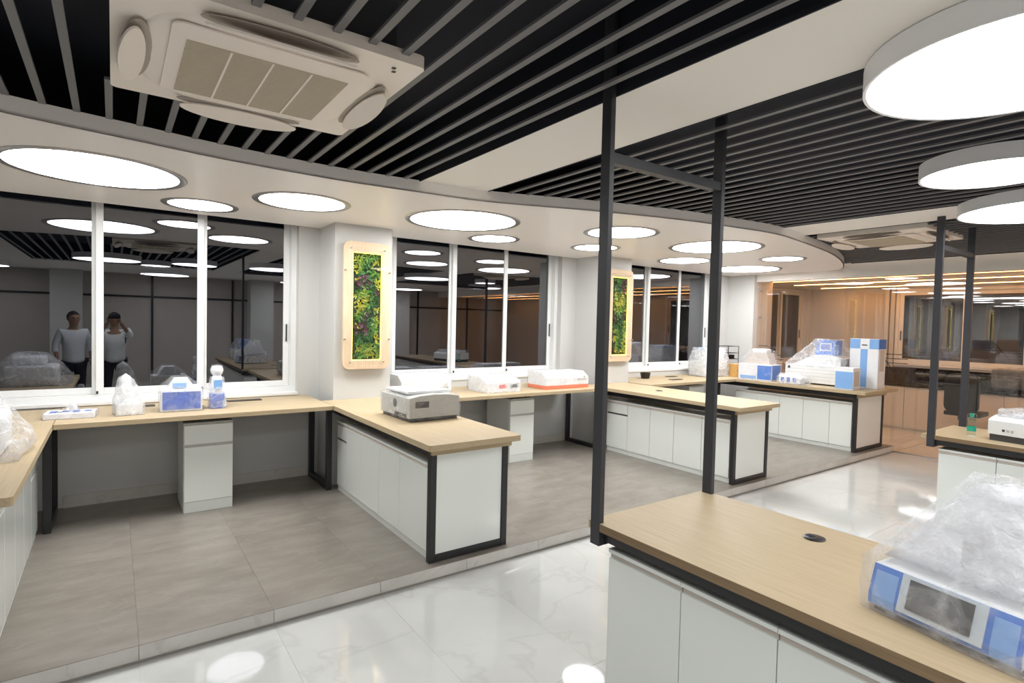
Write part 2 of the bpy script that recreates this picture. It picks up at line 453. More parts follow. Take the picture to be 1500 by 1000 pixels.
# slats
AC = [(-.01, 1.012, 2.035, 3.06), (6.25, 7.30, 2.03, 3.05)]
slat_mesh = {}
def slat(x, y0, y1):
    L = round(y1-y0, 3)
    o = MB().box(-.015, .015, 0, L, 0, .012).done('slat', 'slat', ceil, (x, y0, ZC-.002))
for (a, b), first, step in zip(FIELDS, (-.017-9*.1337, 2.553, 6.29), (.1337, .138, .136)):
    x = first
    while x < b-.03:
        if x > a+.03:
            yt = min(curve_y(x-.022), curve_y(x+.022))-.002
            cut = None
            for q in AC:
                if q[0]-.02 < x < q[1]+.02: cut = q
            if cut:
                slat(x, YF0+.005, cut[2]-.004)
                if yt-cut[3] > .05: slat(x, cut[3]+.004, yt)
            else: slat(x, YF0+.005, yt)
        x += step
# bulkhead over the glass, and the next room's ceiling
struct(box('trim_bulkhead', 'ceiling_white', None, XG-.05, XG+.15, YB, 5.475, 2.475, 3.06))
struct(box('ceiling_next_room', 'ceiling_white', None, XG+.15, XF, YB, W, 2.52, 2.56))

# ------------------------------------------------------------------ round lamps
def recessed(d, x, y, label, group=None):
    t = thing('recessed_ceiling_lamp', label, 'ceiling lamp', (x, y, ZS), 0, group)
    r = d/2
    MB().lathe([(r+.004, .0), (r+.004, -.004), (r-.006, -.010), (r-.046, -.0055), (r-.048, 0)], n=48, cap=False).done('trim_ring', 'chrome_trim', t, smooth=True)
    MB().lathe([(0, -.0045), (r-.047, -.0045), (r-.047, -.001), (0, -.001)], n=48, cap=False).done('diffuser', 'lamp', t, smooth=True)
    return t
big, mid, sml = 'recessed ceiling lamps in the white soffit', 0, 0
RL = [(1.04, -.09, 4.65, 'very large round recessed lamp above the blue-fronted box on the window bench'),
      (.58, .61, 5.47, 'small round recessed lamp close to the window over the blue-fronted box'),
      (.75, 1.26, 4.73, 'medium round recessed lamp just before the first planted wall panel'),
      (1.07, 2.67, 4.55, 'large round recessed lamp over the bench carrying the grey printer'),
      (.58, 3.49, 5.26, 'small round recessed lamp in front of the middle window'),
      (.60, 4.79, 4.97, 'small round recessed lamp beside the column, partly behind the hanging post'),
      (.76, 4.2, 3.99, 'medium round recessed lamp near the wavy fascia, crossed by the hanging post'),
      (.75, 6.6, 5.04, 'medium round recessed lamp beside the second planted panel'),
      (1.06, 5.74, 3.95, 'large round recessed lamp crossed by the second hanging post'),
      (1.04, 8.18, 5.06, 'large round recessed lamp next to the white column by the glass'),
      (.58, 7.28, 3.98, 'small round recessed lamp close to the curved soffit end')]
for d, x, y, l in RL: recessed(d, x, y, l, 'round lamps in the soffit')
def drum(r, x, y, label, glow='drum_lamp'):
    t = thing('drum_ceiling_lamp', label, 'ceiling lamp', (x, y, 2.585), 0, 'round drum lamps over the aisle')
    MB().lathe([(r-.012, .002), (r, 0), (r, ZC-.004-2.585), (r-.012, ZC-.004-2.585)], n=64, cap=False).done('rim', 'drum_side', t, smooth=True)
    MB().lathe([(0, .004), (r-.012, .004)], n=64, cap=False).done('diffuser', glow, t, smooth=True)
    MB().lathe([(0, ZC-.006-2.585), (r-.012, ZC-.006-2.585)], n=64, cap=False).done('back_plate', 'drum_side', t)
drum(.48, 2.61, .582, 'biggest-looking white drum lamp, half on the plain ceiling strip')
drum(.36, 4.18, 1.035, 'smaller white drum lamp on the slats between two larger drums')
drum(.528, 5.70, 1.095, 'large white drum lamp beside the hanging post of the far desk')
drum(.50, -.08, .12, 'large white drum lamp above the spot where the two people stand')
drum(.25, .67, -.55, 'small white drum lamp behind the two people')
drum(.38, 1.24, .3, 'medium white drum lamp between the people and the wrapped instrument')
drum(.25, 7.25, .95, 'small white drum lamp near the glass partition')
drum(.45, 8.3, -.7, 'large white drum lamp close to the glass partition')
for k_, (x_, r_d) in enumerate(((-2.2, .45), (1.0, .5), (4.1, .5), (7.2, .5))):
    drum(r_d, x_, -3.3, ['first', 'second', 'third', 'fourth'][k_]+' added white fill lamp before the back wall, counted from the white side wall', 'lamp')  # added lamps, fill light for the bench fronts and the wall below

# ------------------------------------------------------------------ cassette air conditioners
def cassette(x0, x1, y0, y1, label):
    s = (x1-x0)/2; sy = (y1-y0)/2
    t = thing('cassette_air_conditioner', label, 'air conditioner', ((x0+x1)/2, (y0+y1)/2, ZC), 0, 'cassette air conditioners in the slatted ceiling')
    MB().prism(rrect(-s, s, -sy, sy, .03), -.028, .02).done('panel', 'ac_cream', t)
    box('housing', 'metal_box', t, -s+.09, s-.09, -sy+.09, sy-.09, .0205, .30)
    # raised rounded bezel
    m = MB(); n = 64
    def sup(k, a, e): 
        c, q = math.cos(k), math.sin(k)
        return (a*math.copysign(abs(c)**e, c), a*math.copysign(abs(q)**e, q))
    prof = [(.985, -.028), (.965, -.036), (.93, -.040), (.80, -.046), (.74, -.046)]
    rings = [[m.bm.verts.new((*sup(2*math.pi*k/n, s*.86*p, .62), z)) for k in range(n)] for p, z in prof]
    for a, b in zip(rings, rings[1:]):
        for k in range(n): m.bm.faces.new((a[k], a[(k+1) % n], b[(k+1) % n], b[k]))
    m.bm.faces.new(rings[-1])
    m.done('bezel', 'ac_cream', t, smooth=True)
    cov = MB().prism(rrect(-s*.665, s*.665, -sy*.70, sy*.62, .04), -.0525, -.046); cov = cov.done('intake_cover', 'ac_cream', t)
    gx, gy0, gy1 = s*.565, -sy*.47, sy*.57
    box('grille_back', 'ac_grille', cov, -gx, gx, gy0, gy1, -.0545, -.0527)
    gm = MB()
    for k in range(46):
        yy = gy0+(gy1-gy0)*(k+.5)/46
        gm.box(-gx, gx, yy-.0028, yy+.0028, -.0575, -.0546)
    go = gm.done('grille_bars', 'ac_grille', cov); go['kind'] = 'stuff'
    for k in (-1, 0, 1):
        box('grille_rib', 'ac_cream', cov, k*gx*.5-.004, k*gx*.5+.004, gy0, gy1, -.0585, -.0576)
    for k in range(4):
        a = k*math.pi/2
        # slot ring segment and lens-shaped flap
        L, wd = s*.50, .052
        def lens(g): return [(L*g*math.cos(q), wd*g*math.sin(q)*(1 if math.sin(q) > 0 else .8)) for q in [2*math.pi*i/28 for i in range(28)]]
        f = MB().prism(lens(1.05), -.002, .002).done('air_slot', 'ac_dark', t)
        f.location = (math.cos(a+math.pi/2)*s*.835, math.sin(a+math.pi/2)*s*.835, -.0405); f.rotation_euler.z = a
        f = MB().prism(lens(1.0), -.004, .004).done('flap', 'ac_cream', t)
        f.location = (math.cos(a+math.pi/2)*s*.865, math.sin(a+math.pi/2)*s*.865, -.066); f.rotation_euler = (R(-24), 0, a)
        # corner slot
        c = MB().tube([(s*.80*math.cos(q), s*.80*math.sin(q), 0) for q in [a+math.pi/4-.17+.34*i/8 for i in range(9)]], .011, 6).done('corner_slot', 'ac_dark', t, (0, 0, -.030))
    for dx in (0, .03):
        box('indicator', 'black_plastic', t, s-.115+dx*.4, s-.10+dx*.4, -sy+.065+dx, -sy+.08+dx, -.031, -.0285)
    return t
cassette(*AC[0], 'cream cassette air conditioner with open flaps beside the large window lamp')
cassette(*AC[1], 'cream cassette air conditioner in the slats near the glass partition')

# ------------------------------------------------------------------ benches
def frame_bar(parent, name, x0, x1, y0, y1, z0, z1, mt='black_steel'):
    return box(name, mt, parent, x0, x1, y0, y1, z0, z1, .003)
def notch_top(x0, x1, y0, y1, notches):
    return [(x0, y0), (x1, y0), (x1, y1), (x0, y1)]
ZT, TH = .85, .04
def peninsula(x0, x1, fx0, fx1, ye, yw, label):
    """bench standing out from the window wall; top x0..x1, steel frame fx0..fx1, free end at ye"""
    t = thing('peninsula_bench', label, 'lab bench', (0, 0, 0))
    m = MB().prism(rrect(x0, x1, ye, yw, .02, 3), ZT-TH, ZT)
    m.done('worktop', 'oak_y', t)
    f0, f1 = ye+.16, ye+.205
    frame_bar(t, 'leg', fx0, fx0+.05, f0, f1, 0, ZT-TH-.001); frame_bar(t, 'leg', fx1-.05, fx1, f0, f1, 0, ZT-TH-.001)
    frame_bar(t, 'foot_rail', fx0+.0505, fx1-.0505, f0, f1, 0, .05)
    frame_bar(t, 'top_rail', fx0, fx0+.05, f1+.0005, yw-.02, ZT-TH-.075, ZT-TH-.001)
    frame_bar(t, 'top_rail', fx1-.05, fx1, f1+.0005, yw-.02, ZT-TH-.075, ZT-TH-.001)
    box('apron', 'oak_x', t, fx0-.004, fx1+.01, f0-.028, f0-.001, ZT-TH-.062, ZT-TH-.001, .002)
    box('end_panel', 'laminate', t, fx0+.051, fx1-.051, f0+.012, f0+.03, .052, ZT-TH-.002)
    return t
def cabinet_unit(x, y0, y1, face, depth, drawer, label, group, ztop=.677, zb=0):
    """one base cabinet unit; front plane at X = x, face -1 looks to -X, +1 to +X"""
    t = thing('base_cabinet', label, 'cabinet', (x, y0, zb), 0, group)
    s = -face
    def bx(name, mt, a, b, ya, yb, za, zb_, par=None, bev=.0015):
        return box(name, mt, par or t, min(s*a, s*b), max(s*a, s*b), ya, yb, za, zb_, bev)
    L = y1-y0
    bx('body', 'laminate_body', .02, depth, .001, L-.001, .055, ztop-.018)
    bx('plinth', 'laminate_body', .012, depth, .001, L-.001, 0, .0545)
    bx('top_board', 'laminate', -.004, depth, .001, L-.001, ztop-.0175, ztop)
    gz = ztop-.042
    if drawer:
        f1_ = bx('drawer', 'laminate', 0, .0195, .002, L-.002, .515, gz)
        f2_ = bx('door', 'laminate', 0, .0195, .002, L-.002, .058, .494)
        bx('grip_channel', 'device_dark', .012, .0195, .003, L-.003, .4945, .5145, f2_, 0)
    else:
        f1_ = bx('door', 'laminate', 0, .0195, .002, L-.002, .058, gz)
    bx('grip_channel', 'carton_side', .012, .0195, .003, L-.003, gz+.0005, ztop-.018, f1_, 0)
    return t
def cabinets(x, face, depth, ys, where, group, drawer_at):
    nth = ['at the free end, ', 'second from the free end, ', 'third from the free end, ', 'fourth from the free end, ', 'fifth from the free end, ']
    for i, (a, b) in enumerate(zip(ys, ys[1:])):
        d = i == drawer_at
        cabinet_unit(x, a, b, face, depth, d, ('white drawer-over-door base cabinet ' if d else 'white cabinet '+nth[i]) + where, group)
def window_bench(x0, x1, y0, label, legs, slots):
    t = thing('window_bench', label, 'lab bench', (0, 0, 0))
    box('worktop', 'oak_x', t, x0, x1, y0, W-.001, ZT-TH, ZT, .003)
    for lx in legs:
        ya, yb = 5.32, W-.03
        frame_bar(t, 'leg', lx-.025, lx+.025, ya, ya+.05, 0, ZT-TH-.001)
        frame_bar(t, 'leg', lx-.025, lx+.025, yb-.05, yb, 0, ZT-TH-.001)
        frame_bar(t, 'foot_rail', lx-.025, lx+.025, ya+.0505, yb-.0505, 0, .05)
        frame_bar(t, 'top_rail', lx-.025, lx+.025, ya+.0505, yb-.0505, ZT-TH-.05, ZT-TH-.001)
    frame_bar(t, 'cross_rail', legs[0]+.026, legs[-1]-.026, 5.32, 5.36, ZT-TH-.03, ZT-TH-.001)
    for a, b, yy in slots:
        box('cable_slot', 'slot_brown', t, a, b, yy-.045, yy+.045, ZT+.0003, ZT+.008, .002)
    return t
def pedestal(x0, x1, label):
    t = thing('drawer_pedestal', label, 'cabinet', (x0, 5.288, 0), 0, 'white drawer pedestals under the window benches')
    Lx, D = x1-x0, .5
    box('body', 'laminate_body', t, 0, Lx, .02, D, .0, .755, .0015)
    dr = box('drawer', 'laminate', t, .004, Lx-.004, 0, .0195, .575, .735, .0015)
    box('grip_channel', 'device_grey', dr, .004, Lx-.004, .008, .0195, .7355, .755)
    dr = box('door', 'laminate', t, .004, Lx-.004, 0, .0195, .092, .5525, .0015)
    box('grip_channel', 'device_grey', dr, .004, Lx-.004, .010, .0195, .553, .5745)
    box('plinth', 'laminate_body', t, .004, Lx-.004, .003, .0195, 0, .0905, .0015)
    for dx in (.03, Lx-.03): MB().lathe([(.012, .7555), (.012, .808)], dx, .16, 10).done('support_stud', 'device_dark', t)
    return t
YE = 3.18
peninsula(-1.09, -.351, -1.03, -.44, YE, 5.93, 'oak-topped peninsula bench carrying the large white plastic bag')
peninsula(1.654, 2.391, 1.745, 2.39, YE, 5.474, 'oak-topped peninsula bench carrying the grey wrapped printer')
peninsula(5.15, 5.905, 5.30, 5.96, YE, 5.474, 'oak-topped peninsula bench empty but for a round grommet')
peninsula(8.04, 9.10, 8.18, 9.06, YE+.02, 5.474, 'oak-topped bench along the glass partition carrying boxes and instruments')
five = [3.40+.392*i for i in range(6)]; five[-1] = 5.30
cabinets(-.452, 1, .50, [3.40+.38*i for i in range(6)], 'facing the blue-fronted box', 'cabinets under the bag bench', 4)
cabinets(1.76, -1, .56, [3.41, 3.87, 4.265, 4.677, 5.05, 5.30], 'under the bench with the grey wrapped printer', 'cabinets under the printer bench', 4)
cabinets(5.33, -1, .56, [3.41, 3.761, 4.14, 4.494, 4.861, 5.22], 'under the empty bench between the hanging posts', 'cabinets under the empty bench', 4)
cabinets(8.225, -1, .75, [3.43, 3.725, 4.096, 4.455, 4.806, 5.19], 'under the long bench by the glass partition', 'cabinets under the glass-side bench', 9)
window_bench(-.349, 1.652, 5.10, 'oak window bench carrying the flat box and three bagged instruments', (-.40, 1.70-.01), [(.87, 1.17, 5.79), (.17, .30, 5.79)])
window_bench(2.393, 5.148, 5.08, 'oak window bench carrying three wrapped white machines', (2.46, 5.26), [])
window_bench(5.997, 8.038, 5.08, 'oak window bench with a dark slot and a small black pot', (6.05, 7.98), [(6.85, 7.08, 5.40), (7.2, 7.4, 5.75)])
pedestal(.475, .847, 'white drawer pedestal under the bench with the blue-fronted box')
pedestal(3.795, 4.155, 'white drawer pedestal under the bench with three wrapped machines')
pedestal(7.15, 7.52, 'white drawer pedestal under the bench with the small black pot')
def grommet(x, y, z, label):
    t = thing('cable_grommet', label, 'grommet', (x, y, z+.0003), 0)
    MB().lathe([(0, 0), (.045, 0), (.045, .003), (.038, .0055), (0, .0055)], n=28, cap=False).done('cap', 'black_plastic', t, smooth=True)
    MB().prism([(-.012, .006), (.016, .0), (.022, .03), (-.008, .034)], .0056, .0066).done('cable_gap', 'void', t)
grommet(2.477, 1.163, .75, 'round black cable grommet in the desk with the bubble-wrapped instrument')
grommet(5.55, 4.55, .85, 'round dark cable grommet in the empty peninsula bench')

# aisle desks with hanging post frames
ZD = .75
def aisle_desk(x0, x1, ye, yn, label, mg):
    t = thing('aisle_desk', label, 'desk', (0, 0, 0))
    px, py0, py1 = .03, ye-mg-.057, ye-mg
    # worktop with notches around both posts
    out = [(x0, yn), (x1, yn), (x1, py0-.002), (x1-px-.002, py0-.002), (x1-px-.002, py1+.002), (x1, py1+.002), (x1, ye), (x0, ye), (x0, py1+.002), (x0+px+.002, py1+.002), (x0+px+.002, py0-.002), (x0, py0-.002)]
    MB().prism(out, ZD-.036, ZD).done('worktop', 'oak_y', t)
    box('edge_shade_strip', 'oak_edge_shaded', t, x0-.0012, x0-.0002, yn, py0-.003, ZD-.036, ZD-.0005)  # thin dark skin on the worktop edge, its shade put into the colour
    for a in (x0-.001, x1-px+.001):
        top = 3.058 if any(f[0] < a < f[1] for f in FIELDS) else ZC-.001
        box('post', 'post_steel', t, a, a+px, py0, py1, ZD-.105, top, .002)
    box('bottom_rail', 'black_steel', t, x0+px, x1-px, py0, py1, ZD-.105, ZD-.055, .002)
    box('crossbar', 'post_steel', t, x0+px, x1-px, py0+.004, py1-.004, 2.385, 2.43, .002)
    for a in (x0+.03, x1-.08):
        box('under_rail', 'black_steel', t, a, a+.05, yn+.1, py0-.001, ZD-.086, ZD-.0365)
    return t
aisle_desk(1.798, 2.667, 1.858, -1.2, 'oak aisle desk with hanging black posts and the bubble-wrapped instrument', .012)
aisle_desk(5.90, 6.75, 1.885, -1.2, 'oak aisle desk with hanging black posts and a green-capped bottle', .045)
def aisle_cabs(x0, x1, ye, n, where, group):
    yb = ye
    for k in range(n):
        q = ['beside the hanging posts, ', 'second from the posts, ', 'third from the posts, ', 'fourth from the posts, ', 'fifth from the posts, ', 'sixth from the posts, ', 'seventh from the posts, '][k]
        cabinet_unit(x0, yb-.40, yb, -1, x1-x0, False, 'white cabinet '+q+where, group, .72, ZM); yb -= .40
aisle_cabs(1.85, 2.60, 1.775, 7, 'under the desk of the bubble-wrapped instrument', 'cabinets under the near aisle desk')
aisle_cabs(5.96, 6.68, 1.765, 7, 'under the desk with the green-capped bottle', 'cabinets under the far aisle desk')

# ------------------------------------------------------------------ planted wall panels
def tuft(kind, seed):
    rnd = random.Random(seed); m = MB()
    n = [10, 12, 9, 12, 11, 14][kind]; L = [.085, .07, .11, .06, .07, .05][kind]; wd = [.014, .020, .009, .026, .018, .024][kind]
    for k in range(n):
        a = rnd.uniform(0, 2*math.pi); tilt = rnd.uniform(.25, 1.15); ln = L*rnd.uniform(.7, 1.15)
        d = Vector((math.cos(a)*math.sin(tilt), -math.cos(tilt), math.sin(a)*math.sin(tilt)))
        side = d.cross(Vector((0, 1, 0)))
        side = side.normalized() if side.length > 1e-3 else Vector((1, 0, 0))
        droop = Vector((0, .1, -.5))
        prev = None
        for q, ww in ((0, .25), (.35, 1), (.7, .8), (1, .02)):
            p = d*ln*q+droop*ln*q*q*.5
            p.y = min(p.y, 0)
            cur = (m.bm.verts.new(p-side*wd*ww*.5), m.bm.verts.new(p+side*wd*ww*.5+Vector((0, -.002, 0))))
            if prev: m.bm.faces.new((prev[0], prev[1], cur[1], cur[0]))
            prev = cur
    return m
def planted_panel(x0, yface, label, seed):
    t = thing('planted_wall_panel', label, 'plant panel', (x0, yface, 1.155), 0)
    Wd, Ht = .49, 1.27; a, b, c, d = .092, .398, .088, 1.165
    outer = rrect(0, Wd, 0, Ht, .07, 6)
    m = MB()
    # frame as ring prism
    inner = [(b, d), (a, d), (a, c), (b, c)]
    def ring(y):
        return [m.bm.verts.new((x, y, z)) for x, z in outer], [m.bm.verts.new((x, y, z)) for x, z in inner]
    of, inf = ring(-.075); ob, inb = ring(-.05)
    n = len(outer); q = n//4
    for (o_, i_) in ((of, inf), (ob, inb)):
        for s in range(4):
            seg = [o_[(s*q+k)] for k in range(q)]
            m.bm.faces.new(seg+[i_[s]])
            m.bm.faces.new((o_[s*q+q-1], o_[((s+1)*q) % n], i_[(s+1) % 4], i_[s]))
    for k in range(n): m.bm.faces.new((of[k], of[(k+1) % n], ob[(k+1) % n], ob[k]))
    for k in range(4): m.bm.faces.new((inf[k], inf[(k+1) % 4], inb[(k+1) % 4], inb[k]))
    m.done('frame', 'panel_wood', t)
    box('spacer_box', 'panel_wood', t, .03, Wd-.03, -.0495, -.0005, .03, Ht-.03)
    box('moss_backing', 'moss', t, a+.002, b-.002, -.054, -.0497, c+.002, d-.002)
    for (u0, u1, v0, v1) in ((a, a+.006, c, d), (b-.006, b, c, d), (a+.006, b-.006, c, c+.006), (a+.006, b-.006, d-.006, d)):
        box('led_strip', 'led_yellow', t, u0, u1, -.066, -.056, v0, v1)
    rnd = random.Random(seed); kinds = {}
    for i in range(8):
        for j in range(24):
            kx = a+.040+(b-a-.080)*(i+.5+rnd.uniform(-.45, .45))/8; kz = c+.040+(d-c-.080)*(j+.5+rnd.uniform(-.45, .45))/24
            band = noise.noise(Vector((kx*7, kz*4.2, seed)))
            k = [3, 1, 5, 0, 2, 4][min(5, max(0, int((band+.42)*6.5+rnd.uniform(-1.1, 1.1))))]
            if (kz < c+.12 or kx < a+.06 or kx > b-.06) and rnd.random() < .45: k = 4
            v = rnd.randrange(3)
            if (k, v) not in kinds:
                o = tuft(k, k*10+v+seed).done('plant', 'leaf%d' % k, t); kinds[(k, v)] = o
            else: o = inst(kinds[(k, v)], t)
            o.location = (kx, -.054, kz); o.rotation_euler.y = rnd.uniform(0, 6.28); s = rnd.uniform(.55, .95); o.scale = (s, s*.50, s)
    box('cover_pane', 'acrylic', t, .06, Wd-.06, -.112, -.108, .05, Ht-.05)
    for u, v in ((.015, .30), (Wd-.015, .30), (.015, .98), (Wd-.015, .98)):
        o = MB().lathe([(.008, 0), (.008, .03), (.006, .036), (0, .036)], n=12).done('standoff_bolt', 'steel_bolt', t, (u, -.075, v)); o.rotation_euler.x = R(90)
    for u, v in ((.07, .07), (Wd-.07, .07), (.07, Ht-.07), (Wd-.07, Ht-.07)):
        o = MB().lathe([(.005, 0), (.005, .034)], n=10).done('spacer_pin', 'steel_bolt', t, (u, -.0745, v)); o.rotation_euler.x = R(90)
    return t
planted_panel(1.832, 5.475, 'wood-framed planted wall panel on the column beside the grey printer', 3)
planted_panel(5.47, 5.475, 'wood-framed planted wall panel on the column behind the hanging post', 8)

# ------------------------------------------------------------------ instruments and parcels
def wrap(parent, pts, mt='wrap', amp=.007, freq=9, seed=1, inflate=.004, cuts=4):
    return MB().hull(pts, cuts, amp, freq, .001, seed, inflate).done('plastic_wrap', mt, parent, smooth='all')
def bx8(x0, x1, y0, y1, z0, z1): return [(x, y, z) for x in (x0, x1) for y in (y0, y1) for z in (z0, z1)]

# large bubble-wrapped instrument on the near desk
t = thing('bubble_wrapped_instrument', 'large bubble-wrapped instrument with blue front and dark screen', 'instrument', (2.015, .765, ZD), math.atan2(-.371, -.067))
wd, dp = .40, .42
MB().prism([(.0, .018), (.0, .05), (.03, .145), (dp-.05, .16), (dp, .12), (dp, .018)], .0, wd, 'x').done('body', 'device_white', t)
box('base_plate', 'device_dark', t, .01, wd-.01, .015, dp-.01, .0005, .0178)
MB().prism([(-.004, .022), (-.004, .052), (.026, .145), (.030, .1445), (-.0002, .0495), (-.0002, .022)], 0, wd, 'x').done('front_fascia', 'blue', t)
def slant(u0, u1, v0, v1, off, name, mt, th=.004):
    # panel on the slanted fascia: u across, v 0..1 up the slope
    def P(v, o): return (-.004+.030*v-o*.95, .052+.093*v+o*.3)
    return MB().prism([P(v0, off), P(v1, off), P(v1, off+th), P(v0, off+th)], u0, u1, 'x').done(name, mt, t)
bz = slant(.09, .315, -.18, 1.0, .0006, 'bezel', 'bezel'); slant(.115, .285, -.02, .90, .005, 'screen', 'screen').parent = bz
for k in range(2):
    MB().prism([(-.0046, .024), (-.0046, .05), (.020, .128), (.020-.002, .128), (-.0066, .05), (-.0066, .024)], (.012, .33)[k], (.08, .388)[k], 'x').done('fascia_plate', 'blue_pale', t)
MB().lathe([(.12, .1585), (.12, .20), (.085, .27), (.075, .40), (.04, .425), (0, .425)], .26, .29, 24).done('chamber', 'device_white', t, smooth=True)
box('arm', 'device_grey', t, .18, .225, .15, .19, .15, .27, .01, 2)
P = bx8(-.02, wd+.02, -.012, dp+.02, 0, .045)+[(-.025, .0, .165), (wd+.02, .0, .155), (-.02, dp, .20), (wd+.05, dp, .36), (.16, .26, .455), (.34, .24, .455), (.36, .36, .45), (.19, .38, .445)]
wrap(t, P, 'bubble_wrap', .012, 8, 4, .004)
MB().hull([(.01, .06, .168), (wd-.01, .06, .168), (.01, dp-.02, .18), (wd+.02, dp-.02, .30), (.17, .24, .43), (.34, .23, .435), (.35, .35, .43), (.2, .36, .425)], 4, .016, 11, .001, 6, 0).done('inner_wrap', 'bubble_dense', t, smooth='all')
# second, third wrapped instruments further along the same desk
t = thing('wrapped_instrument', 'plastic-wrapped white instrument with blue head on the near aisle desk', 'instrument', (2.05, -.45, ZD), R(-95))
box('body', 'device_white', t, 0, .38, 0, .40, .0005, .22, .015, 2); box('control_head', 'blue', t, .08, .30, .12, .32, .2205, .42, .01, 2); box('screen', 'screen', t, .12, .26, .115, .1195, .28, .38)
wrap(t, bx8(-.01, .39, -.01, .41, 0, .225)+bx8(.06, .32, .10, .34, .3, .435), 'wrap', .01, 7, 8)

def flat_bag(loc, label):
    t = thing('flat_boxed_kit', label, 'box', loc, R(-4))
    box('carton', 'paper_white', t, 0, .31, 0, .20, .0005, .045, .004)
    for k in range(4): box('printed_patch', 'blue_print', t, .03+.07*k, .075+.07*k, .03+.03*(k % 2), .13, .0455, .0465)
    box('label_bar', 'device_dark', t, .06, .11, .06, .085, .0467, .0475)
    wrap(t, bx8(-.008, .318, -.008, .21, 0, .05), 'wrap_light', .006, 14, 2)
    wrap(t, [(.11, .08, .05), (.20, .08, .05), (.20, .16, .05), (.11, .15, .05), (.14, .10, .105), (.18, .12, .10), (.15, .14, .095)], 'wrap_dense', .018, 22, 5)
    return t
flat_bag((-.425, 5.33, ZT), 'flat white and blue carton with crumpled film on top, on the window bench')
t = thing('bagged_pump', 'slim white bagged apparatus on a block base beside the flat carton', 'instrument', (.02, 5.30, ZT), R(6))
box('base', 'device_white', t, 0, .175, 0, .17, .0005, .09, .01, 2)
MB().lathe([(.05, .0905), (.055, .14), (.035, .22), (.028, .29), (.018, .305), (0, .305)], .075, .085, 20).done('column', 'device_white', t, smooth=True)
wrap(t, bx8(-.008, .183, -.008, .178, 0, .10)+[(.03, .03, .29), (.12, .03, .28), (.12, .13, .28), (.03, .13, .29), (.07, .08, .325)], 'wrap_dense', .010, 12, 3)
t = thing('blue_fronted_box', 'squat bagged instrument with a printed blue front on the window bench', 'instrument', (.31, 5.35, ZT), R(-3))
box('body', 'device_white', t, 0, .305, 0, .24, .0005, .185, .012, 2)
box('front_print', 'blue_print', t, .018, .292, -.004, -.0005, .02, .165)
MB().prism([(.05, .186), (.255, .186), (.20, .27), (.10, .27)], .05, .19, 'y').done('top_housing', 'device_white', t)
box('knob_plate', 'blue_pale', t, .09, .19, .03, .0495, .20, .235)
wrap(t, bx8(-.008, .313, -.012, .25, 0, .19)+[(.09, .06, .285), (.2, .06, .28), (.2, .18, .28), (.09, .18, .285)], 'wrap_light', .010, 10, 6)
t = thing('bagged_burette', 'tall narrow bagged apparatus with a rounded head and blue foot', 'instrument', (.675, 5.37, ZT), 0)
box('foot', 'blue_print', t, .008, .117, .008, .12, .0005, .13, .006, 2)
MB().lathe([(.05, .1305), (.052, .18), (.038, .27), (.03, .285), (.045, .31), (.05, .335), (.04, .365), (0, .372)], .062, .064, 20).done('head', 'paper_white', t, smooth=True)
box('blue_label', 'blue_pale', t, .03, .095, .002, .011, .17, .25)
wrap(t, bx8(0, .125, 0, .128, 0, .15)+[(.015, .02, .27), (.11, .02, .27), (.11, .11, .27), (.015, .11, .27)], 'wrap', .006, 16, 7)
MB().lathe([(.03, .276), (.05, .30), (.058, .34), (.04, .378), (0, .384)], .062, .064, 20, False).done('plastic_wrap', 'wrap_light', t, smooth=True)
# big white bag on the left peninsula
t = thing('plastic_bag_bundle', 'large crumpled white plastic bag around an instrument on the peninsula bench', 'instrument', (-1.0, 3.93, ZT), 0); t.scale = (1.12, 1.12, 1.1)
box('body', 'device_white', t, .05, .45, .10, .50, .0005, .20, .03, 3)
box('dark_panel', 'dark_grey', t, .20, .42, .088, .0995, .05, .12)
box('head', 'paper_white', t, .10, .36, .18, .44, .2005, .29, .03, 3)
wrap(t, bx8(.0, .52, .0, .56, 0, .06)+bx8(.02, .44, .10, .50, .1, .22)+[(.12, .2, .32), (.34, .2, .315), (.34, .42, .32), (.12, .42, .32), (.55, .25, .10), (.57, .3, .04)], 'wrap', .028, 6, 9)

# grey wrapped printer on the peninsula
t = thing('wrapped_grey_machine', 'grey film-wrapped printer-like machine with arched top and dark base', 'instrument', (1.89, 3.985, ZT), R(2))
PW, PD = .455, .52
box('base', 'device_dark', t, .012, PW-.012, .012, PD-.01, .0005, .03)
MB().prism([(0, .0305), (PW, .0305), (PW, .188), (PW*.8, .205), (PW*.5, .211), (PW*.2, .205), (0, .188)], 0, PD, 'y').done('body', 'device_grey', t)
box('vent_panel', 'device_dark', t, .05, .17, -.0025, -.0003, .11, .16)
o = MB().lathe([(0, 0), (.028, 0), (.028, .003), (0, .003)], n=20, cap=False).done('round_badge', 'dark_grey', t, (-.0005, .26, .13)); o.rotation_euler = (0, R(-90), 0); o.scale = (1.3, 1, 1)
box('side_slot', 'device_dark', t, -.003, -.0003, .06, .26, .035, .06)
box('lid', 'device_white', t, .03, PW-.03, .10, PD-.02, .2115, .232, .006, 2)
wrap(t, [(x, y, z) for x in (-.006, PW+.006) for y in (-.007, PD+.006) for z in (.012, .192)]+[(PW*.5, -.007, .216), (PW*.5, PD, .24), (.06, PD*.5, .238), (PW-.06, PD*.5, .238), (PW*.2, -.006, .209), (PW*.8, -.006, .209)], 'wrap_light', .005, 22, 11)
